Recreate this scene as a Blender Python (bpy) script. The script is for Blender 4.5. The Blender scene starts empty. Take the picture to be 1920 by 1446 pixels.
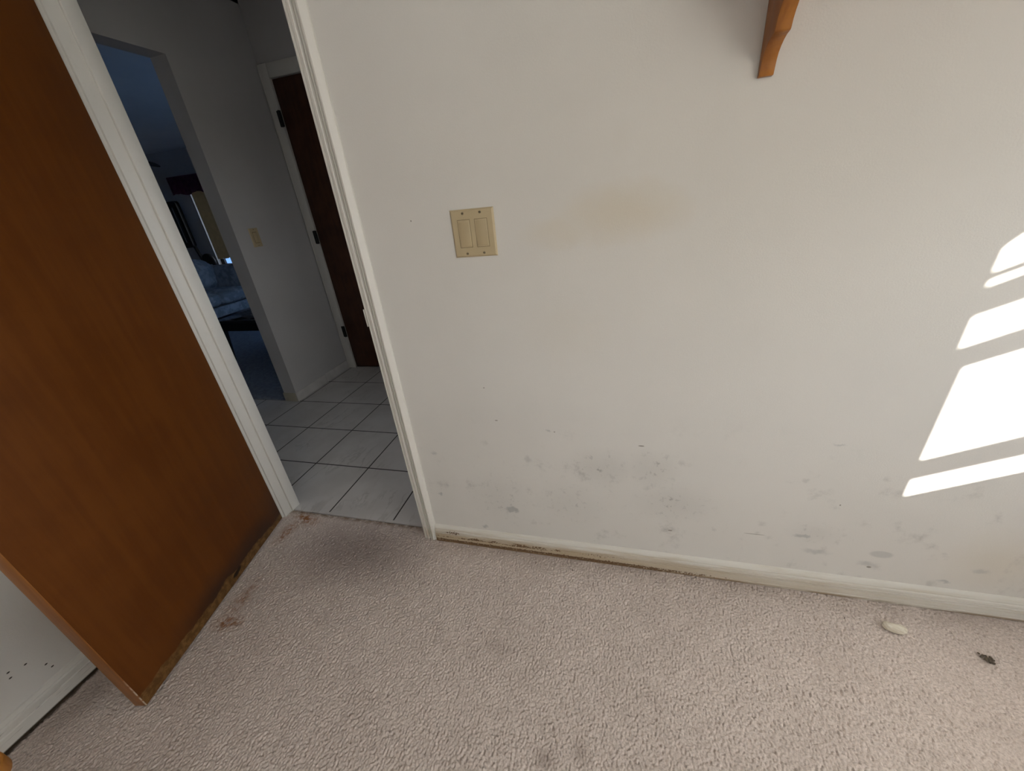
import bpy, bmesh, math, random
import numpy as np
from mathutils import Vector, Matrix
random.seed(7)
SC = bpy.context.scene
COL = SC.collection

# ------------------------------------------------------------------ camera
cd = bpy.data.cameras.new('camera'); cam = bpy.data.objects.new('camera', cd); COL.objects.link(cam)
cd.sensor_fit = 'HORIZONTAL'; cd.sensor_width = 36.0
cd.lens = 720.9912 / 1920 * 36.0
cd.clip_start = 0.02; cd.clip_end = 200
cam.location = (0.7370, -1.0104, 1.2266)
cam.rotation_euler = (1.1135, 0.0935, 0.2427)
SC.camera = cam
# ------------------------------------------------------------------ exposure
vs = SC.view_settings
vs.view_transform = 'Standard'; vs.look = 'None'; vs.gamma = 1.0; vs.use_curve_mapping = False
vs.exposure = 0.72
# ------------------------------------------------------------------ sky and sun
SKY = 3.2
wd = bpy.data.worlds.new('sky'); SC.world = wd; wd.use_nodes = True
nt = wd.node_tree; nt.nodes.clear()
def wn(t, **k):
    n = nt.nodes.new(t)
    for a, b in k.items(): setattr(n, a, b)
    return n
wo = wn('ShaderNodeOutputWorld'); bg = wn('ShaderNodeBackground')
tc = wn('ShaderNodeTexCoord'); sp = wn('ShaderNodeSeparateXYZ')
nt.links.new(tc.outputs['Generated'], sp.inputs[0])
dt = wn('ShaderNodeVectorMath', operation='DOT_PRODUCT'); dt.inputs[1].default_value = (0.58, -0.81, 0.0)
nt.links.new(tc.outputs['Generated'], dt.inputs[0])
az = wn('ShaderNodeValToRGB')                       # away from the sun -> towards the sun
az.color_ramp.elements[0].position = 0.0; az.color_ramp.elements[0].color = (0.045, 0.10, 0.24, 1)
az.color_ramp.elements[1].position = 0.75; az.color_ramp.elements[1].color = (0.90, 0.95, 1.0, 1)
mr = wn('ShaderNodeMapRange'); mr.inputs['From Min'].default_value = -1; mr.inputs['From Max'].default_value = 1
nt.links.new(dt.outputs['Value'], mr.inputs['Value']); nt.links.new(mr.outputs[0], az.inputs[0])
gr = wn('ShaderNodeMapRange'); gr.inputs['From Min'].default_value = -0.04; gr.inputs['From Max'].default_value = 0.04
nt.links.new(sp.outputs['Z'], gr.inputs['Value'])
mx = wn('ShaderNodeMix', data_type='RGBA')
nt.links.new(gr.outputs[0], mx.inputs[0]); mx.inputs[6].default_value = (0.16, 0.17, 0.16, 1)
nt.links.new(az.outputs[0], mx.inputs[7]); nt.links.new(mx.outputs[2], bg.inputs['Color'])
bg.inputs['Strength'].default_value = SKY
nt.links.new(bg.outputs[0], wo.inputs['Surface'])

SD = Vector((-1.0, 1.4, -0.51)).normalized()        # the way the sunlight travels
sl = bpy.data.lights.new('sun', 'SUN'); so = bpy.data.objects.new('sun', sl); COL.objects.link(so)
sl.energy = 13.0; sl.color = (1.0, 0.95, 0.86); sl.angle = 0.008
so.rotation_euler = SD.to_track_quat('-Z', 'Y').to_euler(); so.location = (6, -6, 4)

def portal(name, loc, direction, sx, sy):           # sky portals in the window openings
    l = bpy.data.lights.new(name, 'AREA'); l.shape = 'RECTANGLE'; l.size = sx; l.size_y = sy
    l.cycles.is_portal = True
    o = bpy.data.objects.new(name, l); COL.objects.link(o); o.location = loc
    o.rotation_euler = Vector(direction).to_track_quat('-Z', 'Z').to_euler()
portal('window_portal', (2.49, -1.455, 1.50), (-1, 0, 0), 2.59, 1.32)
portal('window_portal', (1.0, -3.09, 1.45), (0, 1, 0), 2.1, 1.4)
portal('window_portal', (-1.50, 3.3, 1.1), (-1, 0, 0), 1.9, 2.1)
portal('window_portal', (0.99, 0.62, 1.35), (-1, 0, 0), 0.5, 0.66)  # portal in the added hall opening
portal('window_portal', (-5.5, 5.0, 1.25), (0, -1, 0), 2.0, 1.5)

# ------------------------------------------------------------------ node helper
class NM:
    def __init__(s, name, rough=0.6, spec=0.3):
        s.m = bpy.data.materials.new(name); s.m.use_nodes = True; s.t = s.m.node_tree
        s.b = s.t.nodes['Principled BSDF']; s.b.inputs['Roughness'].default_value = rough
        s.b.inputs['Specular IOR Level'].default_value = spec
        s.tc = s.t.nodes.new('ShaderNodeTexCoord'); s.P = s.tc.outputs['Object']; s._xyz = None
    def n(s, t, **k):
        n = s.t.nodes.new(t)
        for a, b in k.items(): setattr(n, a, b)
        return n
    def set(s, sock, v):
        if isinstance(v, bpy.types.NodeSocket): s.t.links.new(v, sock)
        elif isinstance(v, (tuple, list)) and len(v) == 3 and sock.type == 'RGBA': sock.default_value = (*v, 1)
        else: sock.default_value = v
    def math(s, op, a, b=0.0, c=0.0, clamp=False):
        n = s.n('ShaderNodeMath', operation=op, use_clamp=clamp)
        s.set(n.inputs[0], a); s.set(n.inputs[1], b); s.set(n.inputs[2], c); return n.outputs[0]
    def vec(s, op, a, b=(0, 0, 0)):
        n = s.n('ShaderNodeVectorMath', operation=op); s.set(n.inputs[0], a); s.set(n.inputs[1], b)
        return n.outputs['Value'] if op in ('LENGTH', 'DISTANCE', 'DOT_PRODUCT') else n.outputs[0]
    def xyz(s):
        if not s._xyz:
            n = s.n('ShaderNodeSeparateXYZ'); s.set(n.inputs[0], s.P); s._xyz = n.outputs
        return s._xyz
    def step(s, v, a, b, lo=0.0, hi=1.0):                    # smooth ramp: a -> lo, b -> hi
        n = s.n('ShaderNodeMapRange', interpolation_type='SMOOTHSTEP')
        s.set(n.inputs['Value'], v); s.set(n.inputs['From Min'], a); s.set(n.inputs['From Max'], b)
        s.set(n.inputs['To Min'], lo); s.set(n.inputs['To Max'], hi); return n.outputs[0]
    def noise(s, scale, detail=3, rough=0.55, vec=None, dist=0.0):
        n = s.n('ShaderNodeTexNoise'); n.inputs['Scale'].default_value = scale; n.inputs['Detail'].default_value = detail
        n.inputs['Roughness'].default_value = rough; n.inputs['Distortion'].default_value = dist
        s.set(n.inputs['Vector'], vec or s.P); return n.outputs[0]
    def noisec(s, scale, detail=2, vec=None):
        n = s.n('ShaderNodeTexNoise'); n.inputs['Scale'].default_value = scale; n.inputs['Detail'].default_value = detail
        s.set(n.inputs['Vector'], vec or s.P); return n.outputs['Color']
    def voro(s, scale, vec=None, rnd=1.0):
        n = s.n('ShaderNodeTexVoronoi'); n.inputs['Scale'].default_value = scale; n.inputs['Randomness'].default_value = rnd
        s.set(n.inputs['Vector'], vec or s.P); return n.outputs['Distance'], n.outputs['Color']
    def mix(s, f, a, b, mode='MIX'):
        n = s.n('ShaderNodeMix', data_type='RGBA', blend_type=mode)
        s.set(n.inputs[0], f); s.set(n.inputs[6], a); s.set(n.inputs[7], b); return n.outputs[2]
    def warp(s, amt, scale, detail=2):
        c = s.noisec(scale, detail); c = s.vec('SUBTRACT', c, (0.5, 0.5, 0.5)); c = s.vec('MULTIPLY', c, (amt, amt, amt))
        return s.vec('ADD', s.P, c)
    def ell(s, c, r, soft=0.4, vec=None):                    # soft ellipsoid mask, 1 inside
        d = s.vec('SUBTRACT', vec or s.P, c)
        d = s.vec('MULTIPLY', d, tuple(1.0 / q for q in r))
        return s.step(s.vec('LENGTH', d), 1.0 - soft, 1.0, 1.0, 0.0)
    def mx(s, *a):
        o = a[0]
        for q in a[1:]: o = s.math('MAXIMUM', o, q)
        return o
    def mul(s, *a):
        o = a[0]
        for q in a[1:]: o = s.math('MULTIPLY', o, q)
        return o
    def bump(s, h, strength=0.2, dist=0.001, prev=None):
        n = s.n('ShaderNodeBump'); n.inputs['Strength'].default_value = strength; n.inputs['Distance'].default_value = dist
        s.set(n.inputs['Height'], h)
        if prev: s.set(n.inputs['Normal'], prev)
        s.t.links.new(n.outputs[0], s.b.inputs['Normal']); return n.outputs[0]
    def color(s, c): s.set(s.b.inputs['Base Color'], c); return s
    def rough(s, c): s.set(s.b.inputs['Roughness'], c); return s

def plain(name, c, rough=0.5, spec=0.3, metal=0.0, var=0.06, bump=0.0, bscale=300):
    m = NM(name, rough, spec); m.b.inputs['Metallic'].default_value = metal
    k = m.step(m.noise(14, 3), 0.3, 0.7)
    m.color(m.mix(k, tuple(q * (1 - var) for q in c), tuple(min(1, q * (1 + var)) for q in c)))
    if bump: m.bump(m.noise(bscale, 3), bump, 0.001)
    return m.m

# ------------------------------------------------------------------ materials
PAINT = (0.778, 0.756, 0.714)
def mat_wall_front():
    m = NM('old_wall_paint', 0.55, 0.3); X, Y, Z = m.xyz()
    front = m.math('LESS_THAN', Y, 0.002)
    w = m.warp(0.05, 14, 3); w2 = m.warp(0.025, 60, 3)
    col = m.mix(m.step(m.noise(2.2, 3), 0.35, 0.65), PAINT, tuple(q * 0.965 for q in PAINT))
    # yellowed tan patches; the last, broad ellipse paints warm light on the upper wall
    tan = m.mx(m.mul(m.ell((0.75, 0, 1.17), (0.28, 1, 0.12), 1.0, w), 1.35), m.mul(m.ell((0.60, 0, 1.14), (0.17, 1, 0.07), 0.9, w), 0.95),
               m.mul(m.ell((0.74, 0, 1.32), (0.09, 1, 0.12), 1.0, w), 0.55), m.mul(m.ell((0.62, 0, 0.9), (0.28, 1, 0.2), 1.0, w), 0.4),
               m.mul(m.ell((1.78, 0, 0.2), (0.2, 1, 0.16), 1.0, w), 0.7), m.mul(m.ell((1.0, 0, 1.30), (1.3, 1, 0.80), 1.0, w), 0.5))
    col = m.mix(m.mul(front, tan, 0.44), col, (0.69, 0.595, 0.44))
    # the low band of grey damp blotches
    band = m.mul(m.step(Z, 0.64, 0.40), m.step(X, 0.05, 0.10))
    n1 = m.step(m.noise(9, 5, 0.65), 0.56, 0.78)
    blot = m.mul(n1, band, 0.75)
    dense = m.mx(m.ell((0.70, 0, 0.42), (0.14, 1, 0.10), 1.0, w), m.ell((0.93, 0, 0.30), (0.16, 1, 0.10), 1.0, w),
                 m.ell((0.86, 0, 0.43), (0.10, 1, 0.10), 1.0, w), m.mul(m.ell((0.34, 0, 0.25), (0.16, 1, 0.16), 1.0, w), 0.7),
                 m.mul(m.ell((0.60, 0, 0.26), (0.15, 1, 0.14), 1.0, w), 0.7), m.mul(m.ell((1.33, 0, 0.24), (0.10, 1, 0.06), 1.0, w), 0.7))
    fine = m.step(m.noise(42, 5, 0.7), 0.50, 0.72)
    blot = m.mx(blot, m.mul(fine, dense, 1.0), m.mul(dense, 0.18))
    d, c = m.voro(15, w2)
    cs = m.n('ShaderNodeSeparateXYZ'); m.set(cs.inputs[0], c)
    pick = m.math('GREATER_THAN', cs.outputs[0], 0.66)
    rad = m.math('MULTIPLY_ADD', cs.outputs[1], 0.12, 0.07)
    spots = m.mul(m.step(m.math('SUBTRACT', d, rad), 0.10, -0.09), pick, m.mx(dense, m.mul(band, 0.55)), 0.62)
    blot = m.mx(blot, spots)
    col = m.mix(m.mul(front, blot, 0.92), col, (0.36, 0.35, 0.33))
    # single smudges
    sm = m.mx(m.mul(m.ell((0.390, 0, 0.200), (0.027, 1, 0.017), 0.5, w2), 0.85), m.mul(m.ell((1.510, 0, 0.184), (0.034, 1, 0.016), 0.35), 0.55),
              m.mul(m.ell((1.486, 0, 0.140), (0.034, 1, 0.018), 0.9, w2), 0.6), m.mul(m.ell((1.300, 0, 0.224), (0.026, 1, 0.008), 0.5, w2), 0.7),
              m.mul(m.ell((1.350, 0, 0.165), (0.05, 1, 0.015), 0.9, w2), 0.6), m.mul(m.ell((1.681, 0, 0.104), (0.022, 1, 0.008), 0.8, w2), 0.7),
              m.mul(m.ell((1.747, 0, 0.162), (0.03, 1, 0.014), 0.9, w2), 0.5), m.mul(m.ell((1.315, 0, 0.56), (0.02, 1, 0.006), 0.9, w2), 0.5),
              m.mul(m.ell((0.272, 0, 0.098), (0.016, 1, 0.014), 0.9, w2), 0.8), m.mul(m.ell((0.112, 0, 0.24), (0.014, 1, 0.010), 0.9, w2), 0.8),
              m.mul(m.ell((0.120, 0, 0.43), (0.016, 1, 0.011), 0.9, w2), 0.6), m.mul(m.ell((0.54, 0, 0.553), (0.012, 1, 0.007), 0.9, w2), 0.7))
    col = m.mix(m.mul(front, sm, 0.75), col, (0.40, 0.41, 0.40))
    # thin dark scratches, nail holes and the long crack above the baseboard
    def seg(c, r, soft=0.3): return m.ell(c, r, soft)
    sc = m.mx(m.mul(seg((1.175, 0, 0.2095), (0.035, 1, 0.0016)), 0.8), seg((0.822, 0, 0.517), (0.010, 1, 0.0026)), seg((0.372, 0, 0.582), (0.006, 1, 0.002)),
              seg((1.367, 0, 0.356), (0.0022, 1, 0.0032)), seg((0.206, 0, 1.193), (0.0022, 1, 0.0026)), seg((1.494, 0, 0.127), (0.007, 1, 0.004)),
              seg((0.93, 0, 0.185), (0.008, 1, 0.0025)), seg((0.56, 0, 0.55), (0.003, 1, 0.002)), seg((0.345, 0, 0.70), (0.003, 1, 0.002)))
    col = m.mix(m.mul(front, sc, 0.7), col, (0.17, 0.14, 0.10))
    m.color(col)
    peel = m.noise(260, 2); big = m.noise(9, 3)
    m.bump(m.math('ADD', m.math('MULTIPLY', peel, 0.6), m.math('MULTIPLY', big, 1.2)), 0.22, 0.002)
    return m.m
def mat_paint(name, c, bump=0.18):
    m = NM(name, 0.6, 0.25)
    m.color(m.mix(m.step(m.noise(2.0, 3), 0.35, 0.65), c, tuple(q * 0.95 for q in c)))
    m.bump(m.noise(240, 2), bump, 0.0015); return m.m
def mat_left_wall():
    m = NM('marked_wall_paint', 0.55, 0.3); X, Y, Z = m.xyz()
    col = m.mix(m.step(m.noise(2.0, 3), 0.35, 0.65), PAINT, tuple(q * 0.95 for q in PAINT))
    s = m.mx(*[m.ell((-0.852, y, z), (1, 0.0042, 0.0028), 0.4) for y, z in
               ((-0.757, 0.172), (-0.733, 0.128), (-0.728, 0.108), (-0.786, 0.186), (-0.79, 0.168), (-0.81, 0.2))])
    m.color(m.mix(s, col, (0.06, 0.05, 0.04))); m.bump(m.noise(240, 2), 0.18, 0.0015); return m.m
def mat_trim(name, c=(0.74, 0.72, 0.67)):
    m = NM(name, 0.38, 0.4)
    n = m.step(m.noise(30, 5, 0.7), 0.55, 0.75)
    m.color(m.mix(m.mul(n, 0.12), c, (0.45, 0.40, 0.32))); m.bump(m.noise(90, 3), 0.10, 0.001); return m.m
def mat_casing():
    m = NM('worn_casing_paint', 0.38, 0.4); X, Y, Z = m.xyz()
    c = (0.78, 0.755, 0.70)
    low = m.step(Z, 0.42, 0.02)
    st = m.n('ShaderNodeMapping'); m.set(st.inputs[0], m.P); st.inputs['Scale'].default_value = (60, 60, 9)
    chip = m.mul(m.step(m.noise(1.6, 4, 0.7, st.outputs[0]), 0.60, 0.66), low, m.step(X, 0.028, 0.050))
    tan = m.mul(m.step(m.noise(1.2, 4, 0.6, st.outputs[0]), 0.5, 0.7), m.step(Z, 0.14, 0.0), 0.7)
    col = m.mix(tan, c, (0.50, 0.38, 0.24)); col = m.mix(chip, col, (0.33, 0.29, 0.25))
    m.color(col); m.bump(m.math('ADD', m.noise(90, 3), m.math('MULTIPLY', chip, -2.0)), 0.14, 0.001); return m.m
def mat_baseboard():
    m = NM('stained_baseboard_paint', 0.45, 0.35); X, Y, Z = m.xyz()
    c = (0.77, 0.745, 0.68)
    st = m.n('ShaderNodeMapping'); m.set(st.inputs[0], m.P); st.inputs['Scale'].default_value = (4, 30, 60)
    streak = m.noise(1.5, 5, 0.65, st.outputs[0])
    col = m.mix(m.mul(m.step(streak, 0.46, 0.68), 0.35), c, (0.60, 0.52, 0.38))
    left = m.step(X, 2.0, 0.50)                               # worst beside the door
    tan = m.mul(m.step(m.math('MULTIPLY_ADD', streak, 0.05, m.math('MULTIPLY', Z, -1.0)), -0.046, -0.002), left, 0.78)
    col = m.mix(tan, col, (0.48, 0.36, 0.21))
    n = m.noise(150, 5, 0.75)
    st2 = m.n('ShaderNodeMapping'); m.set(st2.inputs[0], m.P); st2.inputs['Scale'].default_value = (12, 1, 90)
    run = m.noise(1.0, 4, 0.6, st2.outputs[0])                 # long runs along the board
    patch = m.step(m.math('MULTIPLY_ADD', m.noise(3.5, 3), 0.5, m.math('MULTIPLY', run, 0.5)), 0.44, 0.60)
    fade = m.step(X, 1.45, 0.75)
    low = m.mul(m.step(Z, 0.028, 0.009), m.step(m.noise(5, 2), 0.20, 0.36), fade)
    midl = m.mul(m.mx(m.mul(m.step(m.math('ABSOLUTE', m.math('SUBTRACT', Z, 0.030)), 0.012, 0.002), patch),
                      m.ell((0.135, 0, 0.050), (0.06, 1, 0.012), 0.8), m.mul(m.ell((0.72, 0, 0.035), (0.22, 1, 0.018), 0.9), 0.7)), m.step(X, 1.3, 0.5), 0.95)
    lim = m.math('MULTIPLY_ADD', m.mx(low, midl), -0.36, 0.745)
    rust = m.mul(m.step(m.math('SUBTRACT', n, lim), 0.0, 0.04), m.step(Z, 0.068, 0.055), m.step(X, 1.9, 1.3))
    col = m.mix(m.mul(rust, 0.92), col, (0.13, 0.062, 0.022))
    edge = m.mul(m.step(Z, 0.010, 0.003), m.step(streak, 0.35, 0.55))
    col = m.mix(m.mul(edge, 0.8), col, (0.24, 0.15, 0.07))
    m.color(col); m.bump(m.math('ADD', streak, n), 0.25, 0.001); return m.m
def mat_baseboard_left():
    m = NM('scuffed_baseboard_paint', 0.42, 0.35); X, Y, Z = m.xyz()
    st = m.n('ShaderNodeMapping'); m.set(st.inputs[0], m.P); st.inputs['Scale'].default_value = (30, 7, 130)
    s = m.step(m.noise(1.2, 4, 0.6, st.outputs[0]), 0.62, 0.70)
    col = m.mix(m.mul(s, m.step(Z, 0.012, 0.03), m.step(Z, 0.066, 0.05), 0.8), (0.76, 0.74, 0.69), (0.16, 0.13, 0.11))
    m.color(m.mix(m.step(Z, 0.010, 0.004), col, (0.05, 0.035, 0.02))); return m.m
def mat_carpet():
    m = NM('cut_pile_carpet', 0.95, 0.05); X, Y, Z = m.xyz()
    w = m.warp(0.003, 120, 2); w2 = m.warp(0.09, 8, 4)
    mp = m.n('ShaderNodeMapping'); m.set(mp.inputs[0], w); mp.inputs['Scale'].default_value = (1.25, 0.85, 1); mp.inputs['Rotation'].default_value = (0, 0, 0.35)
    d, c = m.voro(370, mp.outputs[0]); n = m.noise(700, 2, 0.5); big = m.noise(3.2, 4, 0.6); mid = m.noise(26, 3, 0.6)
    h = m.math('ADD', m.math('MULTIPLY', d, -1.0), m.math('MULTIPLY', n, 0.9))
    f = m.step(m.noise(260, 3, 0.6), 0.30, 0.62)
    dark = (0.565, 0.482, 0.432); lite = (0.79, 0.688, 0.628)
    col = m.mix(f, dark, lite)
    col = m.mix(m.mul(m.step(mid, 0.35, 0.65), 0.16), col, (0.50, 0.42, 0.365))
    col = m.mix(m.mul(m.step(big, 0.42, 0.70), 0.28), col, (0.52, 0.44, 0.39))
    # trodden grey patch in front of the doorway
    tr = m.ell((-0.27, -0.11, 0), (0.44, 0.25, 1), 1.0, w2)
    col = m.mix(m.mul(tr, 0.66), col, (0.26, 0.215, 0.20))
    # orange rust stains beside the hinge and under the door, brown seam at the tiles
    blot = m.step(m.noise(55, 5, 0.7), 0.38, 0.58)
    ru = m.mx(m.ell((-0.615, 0.010, 0), (0.11, 0.045, 1), 0.9, w2), m.mul(m.ell((-0.645, -0.08, 0), (0.05, 0.10, 1), 0.9, w2), 0.8),
              m.mul(m.ell((-0.54, -0.46, 0), (0.075, 0.05, 1), 0.9, w2), 0.9), m.mul(m.ell((-0.565, -0.37, 0), (0.05, 0.12, 1), 0.9, w2), 0.6))
    col = m.mix(m.mul(ru, blot, 1.0), col, (0.30, 0.125, 0.034))
    seam = m.mul(m.step(Y, 0.012, 0.042), m.step(m.noise(35, 3), 0.3, 0.6), 0.8)
    col = m.mix(seam, col, (0.20, 0.135, 0.075))
    # dirt lines against the baseboards and a soft darker patch by the left one
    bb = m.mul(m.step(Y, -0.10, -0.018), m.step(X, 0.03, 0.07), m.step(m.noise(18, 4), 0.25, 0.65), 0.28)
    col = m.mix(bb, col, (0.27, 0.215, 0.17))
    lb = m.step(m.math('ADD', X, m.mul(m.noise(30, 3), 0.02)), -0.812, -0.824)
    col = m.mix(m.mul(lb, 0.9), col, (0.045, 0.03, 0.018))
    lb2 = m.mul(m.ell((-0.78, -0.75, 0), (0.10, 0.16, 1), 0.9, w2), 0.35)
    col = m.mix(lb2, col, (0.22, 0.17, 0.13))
    # spots
    sp = m.mx(m.ell((0.60, -0.60, 0), (0.05, 0.025, 1), 0.9, w2), m.mul(m.ell((0.69, -0.56, 0), (0.03, 0.05, 1), 0.9, w2), 0.9),
              m.mul(m.ell((0.42, -0.36, 0), (0.08, 0.04, 1), 1.0, w2), 0.5), m.mul(m.ell((1.724, -0.149, 0), (0.035, 0.028, 1), 0.9, w2), 1.0),
              m.mul(m.ell((1.04, -0.50, 0), (0.05, 0.05, 1), 1.0, w2), 0.4))
    col = m.mix(m.mul(sp, 0.36), col, (0.22, 0.165, 0.13))
    m.color(col)
    m.bump(n, 0.25, 0.001)
    return m.m
def mat_door():
    m = NM('worn_veneer', 0.5, 0.22); X, Y, Z = m.xyz()
    st = m.n('ShaderNodeMapping'); m.set(st.inputs[0], m.P); st.inputs['Scale'].default_value = (26, 26, 1.6)
    g = m.noise(1.3, 5, 0.6, st.outputs[0]); bl = m.noise(5, 4, 0.6)
    a, b = (0.130, 0.0375, 0.0048), (0.158, 0.048, 0.0064)
    col = m.mix(m.step(m.math('ADD', m.math('MULTIPLY', g, 0.5), m.math('MULTIPLY', bl, 0.5)), 0.40, 0.60), a, b)
    w = m.warp(0.06, 12, 4)
    ws = m.n('ShaderNodeSeparateXYZ'); m.set(ws.inputs[0], w); WX, WZ = ws.outputs[0], ws.outputs[2]
    # grey brown damp stain above the foot of the door
    st2 = m.mul(m.step(WZ, 0.15, 0.05), m.step(X, 0.02, 0.10), m.step(X, 0.66, 0.40), 0.9)
    st3 = m.mul(m.step(WZ, 0.24, 0.03), m.step(X, 0.16, 0.0), 0.75)
    col = m.mix(m.mx(st2, st3), col, (0.052, 0.027, 0.016))
    # veneer gone along the very bottom: bare tan wood
    hgt = m.math('MULTIPLY_ADD', m.step(X, 0.1, 0.72), 0.020, 0.038)
    nz = m.math('MULTIPLY_ADD', m.noise(9, 4, 0.6), 0.07, -0.035)
    bare = m.step(m.math('SUBTRACT', Z, m.math('ADD', hgt, nz)), 0.003, -0.003)
    bc = m.mix(m.step(m.noise(45, 4, 0.7), 0.4, 0.62), (0.135, 0.064, 0.019), (0.25, 0.130, 0.044))
    col = m.mix(m.mul(bare, 0.9), col, bc)
    chip = m.mul(m.ell((0.31, 0, 0.035), (0.025, 1, 0.012), 0.5, w))
    col = m.mix(chip, col, (0.02, 0.010, 0.005))
    scr = m.mul(m.step(m.noise(1.0, 5, 0.75, m.warp(0.3, 3)), 0.60, 0.64), m.step(m.noise(3.0, 2), 0.55, 0.7), 0.45)
    col = m.mix(scr, col, (0.10, 0.033, 0.008))
    m.color(col); m.rough(m.math('MULTIPLY_ADD', bl, 0.2, 0.42))
    m.bump(m.math('ADD', m.math('MULTIPLY', m.noise(70, 4, 0.6), 0.5), m.math('MULTIPLY', bare, -1.0)), 0.2, 0.0015); return m.m
def mat_wood(name, a, b, rough=0.35, scale=(14, 14, 2), bump=0.1):
    m = NM(name, rough, 0.4)
    st = m.n('ShaderNodeMapping'); m.set(st.inputs[0], m.P); st.inputs['Scale'].default_value = scale
    g = m.noise(2.0, 5, 0.6, st.outputs[0], 0.4); bl = m.noise(12, 4, 0.6)
    m.color(m.mix(m.step(m.math('ADD', m.math('MULTIPLY', g, 0.6), m.math('MULTIPLY', bl, 0.4)), 0.38, 0.62), a, b))
    m.bump(g, bump, 0.001); return m.m
def mat_door_edge():
    m = NM('worn_edge_wood', 0.4, 0.35); X, Y, Z = m.xyz()
    st = m.n('ShaderNodeMapping'); m.set(st.inputs[0], m.P); st.inputs['Scale'].default_value = (30, 30, 2)
    col = m.mix(m.step(m.noise(1.5, 4, 0.6, st.outputs[0]), 0.35, 0.65), (0.26, 0.095, 0.020), (0.35, 0.138, 0.034))
    e = m.mx(m.step(Y, -0.0035, -0.001), m.step(Y, -0.032, -0.0345))
    worn = m.mx(m.mul(e, m.step(Z, 0.16, 0.05), m.step(m.noise(60, 3), 0.35, 0.5)), m.mul(m.step(Z, 0.006, 0.002), m.step(m.noise(90, 3), 0.3, 0.5)))
    m.color(m.mix(m.mul(worn, 0.85), col, (0.68, 0.58, 0.46))); return m.m
TS, TX0, TY0 = 0.3341, -1.1903, 0.3809
def mat_tile():
    m = NM('marbled_floor_tile', 0.16, 0.5); X, Y, Z = m.xyz()
    u = m.math('FRACT', m.math('DIVIDE', m.math('SUBTRACT', X, TX0 - 10 * TS), TS))
    v = m.math('FRACT', m.math('DIVIDE', m.math('SUBTRACT', Y, TY0 - 10 * TS), TS))
    du = m.math('MINIMUM', u, m.math('SUBTRACT', 1.0, u)); dv = m.math('MINIMUM', v, m.math('SUBTRACT', 1.0, v))
    d = m.math('MULTIPLY', m.math('MINIMUM', du, dv), TS)
    grout = m.mul(m.step(d, 0.0040, 0.0026), m.step(Y, 0.055, 0.062))
    st = m.n('ShaderNodeMapping'); m.set(st.inputs[0], m.P); st.inputs['Scale'].default_value = (9, 3, 1); st.inputs['Rotation'].default_value = (0, 0, 0.5)
    vein = m.step(m.math('ABSOLUTE', m.math('SUBTRACT', m.noise(1.1, 5, 0.6, st.outputs[0], 0.6), 0.5)), 0.035, 0.0)
    vein = m.mul(vein, m.step(m.noise(4, 3), 0.48, 0.62))
    col = m.mix(m.step(m.noise(5, 3), 0.35, 0.65), (0.70, 0.675, 0.655), (0.63, 0.605, 0.585))
    col = m.mix(m.mul(vein, 0.45), col, (0.42, 0.40, 0.38))
    m.color(m.mix(grout, col, (0.035, 0.028, 0.025))); m.rough(m.math('MULTIPLY_ADD', grout, 0.6, 0.17))
    m.bump(m.math('MULTIPLY', grout, -1.0), 0.5, 0.002); return m.m
def mat_fabric(name, a, b, scale=25, bump=0.4):
    m = NM(name, 0.9, 0.1); n = m.noise(scale, 5, 0.65); w = m.noise(500, 2)
    m.color(m.mix(m.step(n, 0.4, 0.6), a, b)); m.bump(w, bump, 0.001); return m.m

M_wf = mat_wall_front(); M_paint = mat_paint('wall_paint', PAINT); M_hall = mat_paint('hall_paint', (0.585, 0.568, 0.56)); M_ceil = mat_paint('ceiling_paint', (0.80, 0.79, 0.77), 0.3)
M_lw = mat_left_wall(); M_trim = mat_trim('trim_paint'); M_casing = mat_casing(); M_bb = mat_baseboard(); M_bbl = mat_baseboard_left()
M_halltrim = mat_trim('hall_trim_paint', (0.76, 0.74, 0.69))
M_carpet = mat_carpet(); M_tile = mat_tile(); M_door = mat_door(); M_edge = mat_door_edge()
M_bbt = plain('baseboard_tile', (0.66, 0.635, 0.61), 0.2, 0.5)
M_grout = plain('dark_grout', (0.05, 0.042, 0.036), 0.8)
M_bracket = mat_wood('orange_shelf_wood', (0.27, 0.093, 0.018), (0.43, 0.165, 0.03))
M_dark = mat_wood('dark_door_wood', (0.055, 0.018, 0.008), (0.085, 0.03, 0.013), 0.4)
M_black = plain('black_wood', (0.012, 0.011, 0.011), 0.4, 0.3)
M_blackm = plain('black_metal', (0.02, 0.018, 0.017), 0.45, 0.3, 0.3)
M_almond = plain('almond_plastic', (0.535, 0.43, 0.262), 0.35, 0.4, 0, 0.02)
M_almond2 = plain('almond_rocker_plastic', (0.50, 0.395, 0.235), 0.3, 0.45, 0, 0.02)
M_gap = plain('shadow_gap_plastic', (0.16, 0.115, 0.06), 0.6)  # darker plastic: the shade of the rocker gap is in its colour
M_screw = plain('painted_screw', (0.30, 0.24, 0.15), 0.35, 0.5, 0.4)
M_slot = plain('dark_slot', (0.03, 0.02, 0.012), 0.7)
M_brass = plain('brass', (0.55, 0.42, 0.22), 0.3, 0.5, 1.0)
M_strike = plain('strike_metal', (0.78, 0.76, 0.70), 0.3, 0.5, 0.5)
M_sofa = mat_fabric('sofa_upholstery', (0.38, 0.39, 0.40), (0.62, 0.63, 0.63), 9)
M_lcarpet = mat_fabric('living_room_carpet', (0.28, 0.30, 0.34), (0.36, 0.38, 0.42), 30, 0.8)
M_val = mat_fabric('plum_valance', (0.15, 0.055, 0.095), (0.20, 0.075, 0.125), 20)
M_blind = plain('beige_blind', (0.62, 0.46, 0.24), 0.7, 0.2)
M_glass_top = plain('black_table_top', (0.02, 0.02, 0.022), 0.06, 0.5)
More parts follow.
